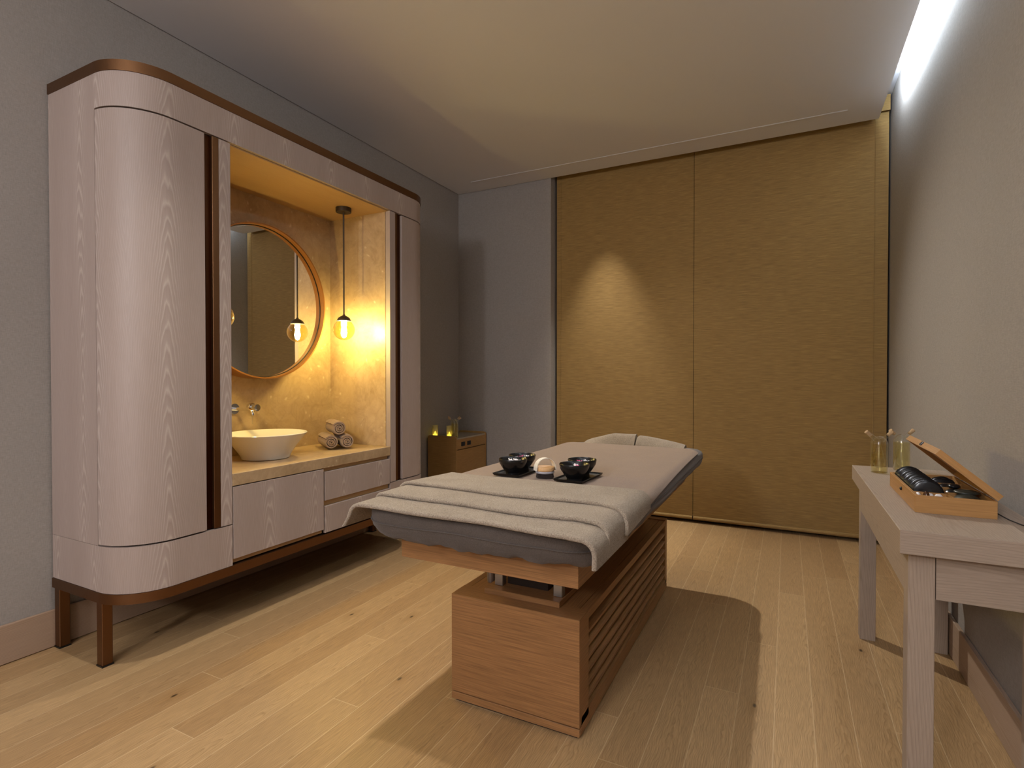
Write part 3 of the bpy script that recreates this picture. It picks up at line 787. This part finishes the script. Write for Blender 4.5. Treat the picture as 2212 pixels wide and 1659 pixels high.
MB().lathe([(0, .024), (.034, .024), (.0365, .027), (.0365, .035), (.034, .039), (0, .041)], 48).build('wooden_back', M['brushwood'], br)
def strapf(u, v, off):
    a = PI * u; R = .0375 + off; w = .032 * (v - .5) * (1 - .25 * math.sin(a))
    return (R * math.cos(a) * (1 if True else 1), w, .026 + (.044 + off) * math.sin(a) ** .8)
b = MB(); T = b.grid(lambda u, v: strapf(u, v, .0022), 26, 4, uvs=(.12, .03)); Bq = b.grid(lambda u, v: strapf(u, v, 0.0002), 26, 4, flip=True)
for i in range(26):
    b.bm.faces.new([T[i][0], Bq[i][0], Bq[i + 1][0], T[i + 1][0]]); b.bm.faces.new([T[i][4], T[i + 1][4], Bq[i + 1][4], Bq[i][4]])
b.build('strap', M['strap'], br)
put(br, (-.890, 2.045, ZS), math.radians(48)); br.scale = (1.1, 1.1, 1.1)

# ------------------------------------------------------------------ console table on the right
tb = thing('console_table', 'pale limed oak console table against the right wall', 'table', (.46, 2.39, 0))
tx0, tx1, ty0, ty1, tz0, tz1 = .275, .629, 1.785, 3.005, .720, .785
MB().box(tx0, tx1, ty0, ty1, tz0, tz1, g='y', bev=.0015, seg=1).build('table_top', M['limed_oak'], tb)
lx0, lx1, ly0, ly1 = .302, .624, 1.834, 2.982
for x in (lx0, lx1 - .061):
    for y in (ly0, ly1 - .061): MB().box(x, x + .061, y, y + .061, 0, .7145, g='z', bev=.001, seg=1).build('leg', M['limed_oak'], tb)
for x in (lx0 + .001, lx1 - .021): MB().box(x, x + .02, ly0 + .061, ly1 - .061, .590, .719, g='y').build('apron', M['limed_oak'], tb)
for y in (ly0 + .001, ly1 - .021): MB().box(lx0 + .063, lx1 - .063, y, y + .02, .592, .7135, g='x').build('apron', M['limed_oak'], tb)
MB().box(lx0 + .02, lx1 - .02, ly0 + .02, ly1 - .02, .7135, .7205).build('top_batten', M['black'], tb)

# oil cruets
def cruet():
    t = thing('oil_cruet', '', 'bottle', (0, 0, 0), None)
    R = .032
    MB().lathe([(0, .001), (R - .002, 0), (R, .003), (R, .132), (R - .003, .140), (R - .010, .150), (.012, .158), (.003, .160), (0, .160)], 40).build('glass_body', M['clear'], t)
    MB().lathe([(0, .003), (R - .0025, .003), (R - .0015, .006), (R - .0015, .124), (0, .124)], 40).build('oil', M['oil'], t)
    MB().lathe([(0, .020), (.012, .021), (.020, .030), (.0225, .045), (.019, .070), (.012, .098), (.006, .118), (.005, .140)], 32).build('inner_bulb', M['clear'], t)
    for sd in (-1, 1):
        d = Vector((sd * .77, 0, .64)).normalized(); p = Vector((sd * .010, 0, .140))
        MB().tube([p, p + d * .022, p + d * .046], [.011, .0085, .008], 16, False).build('spout', M['clear'], t)
        MB().tube([p + d * .034, p + d * .060], [.0068, .0085], 14).build('cork', M['cork'], t)
    return t
c1 = cruet()
put(c1, (.358, 2.822, .785), math.radians(25)); tag(c1, 'glass oil bottle with two corked spouts at the far left end of the pale table', 'bottle', 'glass oil bottles')
dup(c1, (.458, 2.945, .785), math.radians(33), 'glass oil bottle behind the open bamboo box, nearest the right wall')

# bamboo box of stones
X0, X1, YA, YE, ZA, ZE = .352, .548, 2.040, 2.497, .785, .838
bxo = thing('bamboo_box', 'open bamboo box of black stones on the pale table', 'box', ((X0 + X1) / 2, (YA + YE) / 2, ZA))
b = MB(); T = .009
b.box(X0, X1, YA, YA + T, ZA, ZE, g='x', bev=.0008, seg=1); b.box(X0, X1, YE - T, YE, ZA, ZE, g='x', bev=.0008, seg=1)
b.box(X0, X0 + T, YA + T, YE - T, ZA, ZE, g='y', bev=.0008, seg=1); b.box(X1 - T, X1, YA + T, YE - T, ZA, ZE, g='y', bev=.0008, seg=1)
b.build('box_walls', M['bamboo_l'], bxo)
MB().box(X0 + T, X1 - T, YA + T, YE - T, ZA, ZA + .006, g='y').build('box_floor', M['bamboo_l'], bxo)
XD = .452; YP = 2.142; YG = 2.312
b = MB(); b.box(XD - .003, XD + .003, YA + T, YE - T, ZA + .006, ZE - .006, g='y'); b.box(X0 + T, XD - .003, YP - .003, YP + .003, ZA + .006, ZE - .006, g='x'); b.box(X0 + T, XD - .003, YG - .003, YG + .003, ZA + .006, ZE - .006, g='x')
b.box(XD + .003, X1 - T, 2.190 - .003, 2.190 + .003, ZA + .006, ZE - .010, g='x'); b.box(XD + .003, X1 - T, 2.285, 2.291, ZA + .006, ZE - .010, g='x'); b.box(XD + .003, X1 - T, 2.372, 2.378, ZA + .006, ZE - .010, g='x')
b.build('divider', M['bamboo_l'], bxo)
la = math.atan2(.127, -.147)      # lid direction from the hinge
HM = Matrix.Translation((X1, 0, ZE + .001)) @ Matrix.Rotation(-(la), 4, 'Y')
b = MB(); wl = .195; lt = .020    # lid: shallow tray, inside facing down
b.box(0, wl, YA, YE, -lt, -lt + .006, g='y', M=HM); b.box(0, wl, YA, YA + T, -lt + .006, 0, g='x', M=HM); b.box(0, wl, YE - T, YE, -lt + .006, 0, g='x', M=HM)
b.box(wl - T, wl, YA + T, YE - T, -lt + .006, 0, g='y', M=HM); b.box(0, T, YA + T, YE - T, -lt + .006, 0, g='y', M=HM)
lid = b.build('lid', M['bamboo_l'], bxo)
MB().box(wl, wl + .003, 2.25, 2.275, -.018, -.004, M=HM, bev=.001).build('latch', M['blackp'], lid)
MB().blob((X0 - .002, 2.26, ZE - .020), .004, .008, .006).build('clasp', M['blackp'], bxo)
for y in (2.14, 2.40): MB().tube([(X1 - .003, y - .014, ZE + .003), (X1 - .003, y + .014, ZE + .003)], .003, 8).build('hinge', M['steel'], bxo)
# stones on edge
sm = MB().blob((0, 0, 0), .0425, .0062, .0425, 28, 14, e=1.0); sm = sm.build('massage_stone', M['stone_b'], origin=(0, 0, -.0425))
rows = [(YG + .012, YE - T - .010, 'flat black stone standing on edge in the far row of the bamboo box', 11), (YP + .012, YG - .012, 'flat black stone standing on edge in the near row of the bamboo box', 11)]
first = True
for ya, yb, lab, n in rows:
    for k in range(n):
        o = sm if first else sm.copy()
        if not first: COL.objects.link(o)
        first = False
        o.location = ((X0 + T + XD - .003) / 2, ya + (yb - ya) * k / (n - 1), ZA + .0063); o.scale = (.98, 1, .90 + .03 * math.sin(k * 1.7)); o.rotation_euler = (.0, 0, 0)
        tag(o, lab, 'stone', 'black stones standing in the ' + ('far' if ya > YG else 'near') + ' row')
def stone(name, c, rx, ry, rz, mat, lab, grp, rot=0, seed=0, cat='stone'):
    o = MB().blob((0, 0, rz), rx, ry, rz, 20, 12, M=Matrix.Rotation(rot, 3, 'Z'), jit=.10, seed=seed).build(name, mat, origin=(0, 0, 0), smooth=80)
    o.location = c; return tag(o, lab, cat, grp)
zf = ZA + .0063; gs = 'black stones lying in the box'
stone('massage_stone', (.497, 2.450, zf), .036, .006, .0245, M['stone_b'], 'thin black stone on edge farthest back in the right side of the bamboo box', gs, 0, 1)
stone('massage_stone', (.497, 2.412, zf), .038, .006, .0245, M['stone_b'], 'second thin black stone on edge in the right side of the bamboo box', gs, 0, 2)
stone('massage_stone', (.496, 2.331, zf), .037, .030, .022, M['stone_b'], 'oblong black stone lying behind the small round stone in the bamboo box', gs, 0, 3)
stone('massage_stone', (.496, 2.238, zf), .037, .030, .021, M['stone_b'], 'oblong black stone lying under the small round stone in the bamboo box', gs, 0, 4)
stone('massage_stone', (.492, 2.250, zf + .0405), .018, .018, .008, M['stone_b'], 'small round black stone lying on top of an oblong stone in the bamboo box', gs, 0, 5)
stone('massage_stone', (.497, 2.116, zf), .0375, .052, .024, M['stone_g'], 'large dark grey stone in the near right corner of the bamboo box', gs, 0, 6)
stone('massage_stone', (.500, 2.145, zf + .041), .034, .028, .008, M['stone_g'], 'flat dark grey stone resting on the large stone in the bamboo box', gs, .2, 8)
gp = 'pebbles in the box'
stone('pebble', (.371, 2.110, zf), .010, .014, .022, M['pebble'], 'white pebble in the left corner of the bamboo box, beside the brown ball', gp, .3, 1, 'pebble')
stone('pebble', (.388, 2.087, zf), .0105, .0105, .0265, M['brownball'], 'brown polished ball among the white pebbles in the bamboo box', gp, 0, 2, 'pebble')
stone('pebble', (.402, 2.115, zf), .015, .011, .022, M['pebble'], 'white pebble just right of the brown ball in the bamboo box', gp, .2, 3, 'pebble')
stone('pebble', (.422, 2.097, zf), .014, .010, .023, M['pebble'], 'white pebble second from the right among the pebbles in the bamboo box', gp, -.3, 4, 'pebble')
stone('pebble', (.438, 2.074, zf), .011, .018, .021, M['lilac'], 'pale lilac pebble at the right end of the pebble compartment in the bamboo box', gp, .2, 5, 'pebble')
cd = MB().tube([(.5495, 2.07, .800), (.556, 2.06, .797), (.570, 2.03, .790), (.585, 1.99, .7875), (.600, 1.955, .7872), (.608, 1.93, .7872)], .0018, 8)
tag(cd.build('power_cord', M['wirecol']), 'thin black cord behind the bamboo box on the pale table', 'cord')

# ------------------------------------------------------------------ bedside cabinet in the corner
nt = thing('side_cabinet', 'honey oak side cabinet in the back left corner behind the tall cabinet', 'cabinet', (-2.742, 4.265, 0))
nx0, nx1, ny0, ny1, nz = -2.893, -2.59, 4.0, 4.53, .660
def sidepan(y0, y1):
    r = .022; top = nz + .018; pts = [(nx0, .03), (nx1, .03), (nx1, nz - .004)]
    for k in range(0, 9):
        a = PI / 2 * k / 8; pts.append((nx1 - r + r * math.cos(a) - .0, nz - .004 + (top - nz + .004) * math.sin(a)))
    pts += [(nx0 + r, top)]
    for k in range(1, 9):
        a = PI / 2 * k / 8; pts.append((nx0 + r - r * math.sin(a), nz - .004 + (top - nz + .004) * math.cos(a)))
    return MB().prism(pts, 'y', y0, y1, g='x')
sidepan(ny0, ny0 + .014).build('side_panel', M['oak_dark'], nt); sidepan(ny1 - .014, ny1).build('side_panel', M['oak_dark'], nt)
MB().box(nx0 + .005, nx1 - .006, ny0 + .014, ny1 - .014, nz - .012, nz).build('glass_top', M['nstop'], nt)
MB().box(nx0, nx0 + .012, ny0 + .014, ny1 - .014, .03, nz - .012).build('back_panel', M['oak_dark'], nt)
MB().box(nx1 - .016, nx1 - .0015, ny0 + .014, ny1 - .014, .560, nz - .012, g='y').build('front_rail', M['oak_dark'], nt)
MB().box(nx1 - .018, nx1 - .002, ny0 + .017, ny1 - .017, .05, .553, g='y', bev=.001, seg=1).build('drawer_front', M['oak_dark'], nt)
MB().box(nx0 + .012, nx1 - .03, ny0 + .014, ny1 - .014, .03, nz - .014).build('cabinet_core', M['black'], nt)
MB().box(nx0 + .02, nx1 - .02, ny0 + .02, ny1 - .02, 0, .03).build('plinth', M['black'], nt)
for y in (4.085, 4.185): MB().box(nx1 - .003, nx1 + .003, y, y + .062, .583, .621, bev=.004).build('socket', M['blackp'], nt)
def candle(label):
    t = thing('candle_glass', label, 'candle', (0, 0, 0), 'lit candles on the side cabinet')
    MB().lathe([(0, 0), (.022, 0), (.024, .003), (.026, .102), (.0245, .102), (.0225, .006), (0, .006)], 32).build('glass_cup', M['frost'], t)
    MB().lathe([(0, .007), (.018, .007), (.018, .022), (.008, .026), (.007, .036), (.003, .046), (0, .050)], 24).build('candle', M['flame'], t)
    return t
k1 = put(candle('frosted glass with a glowing yellow candle, the left one on the side cabinet'), (-2.862, 4.070, nz))
dup(k1, (-2.718, 4.085, nz), 0, 'frosted glass with a glowing yellow candle, the right one beside the oil bottles')
dup(c1, (-2.655, 4.075, nz), math.radians(40), 'glass oil bottle at the front corner of the side cabinet')
dup(c1, (-2.722, 4.170, nz), math.radians(15), 'glass oil bottle standing behind the right candle on the side cabinet')

# ------------------------------------------------------------------ lights
def spot(name, loc, target, W, ang, blend, col, r=.03):
    l = bpy.data.lights.new(name, 'SPOT'); l.energy = W; l.spot_size = math.radians(ang); l.spot_blend = blend; l.color = col; l.shadow_soft_size = r
    o = bpy.data.objects.new(name, l); COL.objects.link(o); o.location = loc
    o.rotation_euler = (Vector(target) - Vector(loc)).to_track_quat('-Z', 'Y').to_euler(); return o
WARM = (1, .965, .89)
spot('ceiling_spot_blind', (-1.42, 4.303, 2.995), (-1.42, 4.42, 0), 165, 50, 1., WARM, .02)
spot('ceiling_flood_blind', (-1.42, 4.303, 2.994), (-.2, 2.3, 0), 225, 104, 1., WARM, .02)
spot('ceiling_spot_room', (-1.5, 1.2, 2.99), (-1.5, 1.2, 0), 86, 92, 1., WARM, .04)
l = bpy.data.lights.new('unseen_rear_light', 'POINT'); l.energy = 165; l.color = (.95, .95, 1); l.shadow_soft_size = .16  # unseen soft light behind the camera, throws the cabinet shadow; no wall fixture
o = bpy.data.objects.new('unseen_rear_light', l); COL.objects.link(o); o.location = (-1.18, -2.8, 2.36)
l = bpy.data.lights.new('rear_fill', 'POINT'); l.energy = 66; l.color = (.97, .97, 1); l.shadow_soft_size = .35  # soft fill added behind the camera to lift the right wall, no ceiling fixture
o = bpy.data.objects.new('rear_fill', l); COL.objects.link(o); o.location = (-.9, -1.2, 2.55)

wd = bpy.data.worlds.new('world'); scn.world = wd; wd.use_nodes = True
wd.node_tree.nodes['Background'].inputs[0].default_value = (.02, .022, .03, 1)
scn.view_settings.view_transform = 'Standard'; scn.view_settings.look = 'None'; scn.view_settings.gamma = 1
scn.view_settings.use_curve_mapping = False; scn.view_settings.exposure = .2
scn.cycles.max_bounces = 10; scn.cycles.transparent_max_bounces = 16; scn.cycles.use_denoising = True
scn.cycles.sample_clamp_indirect = 4
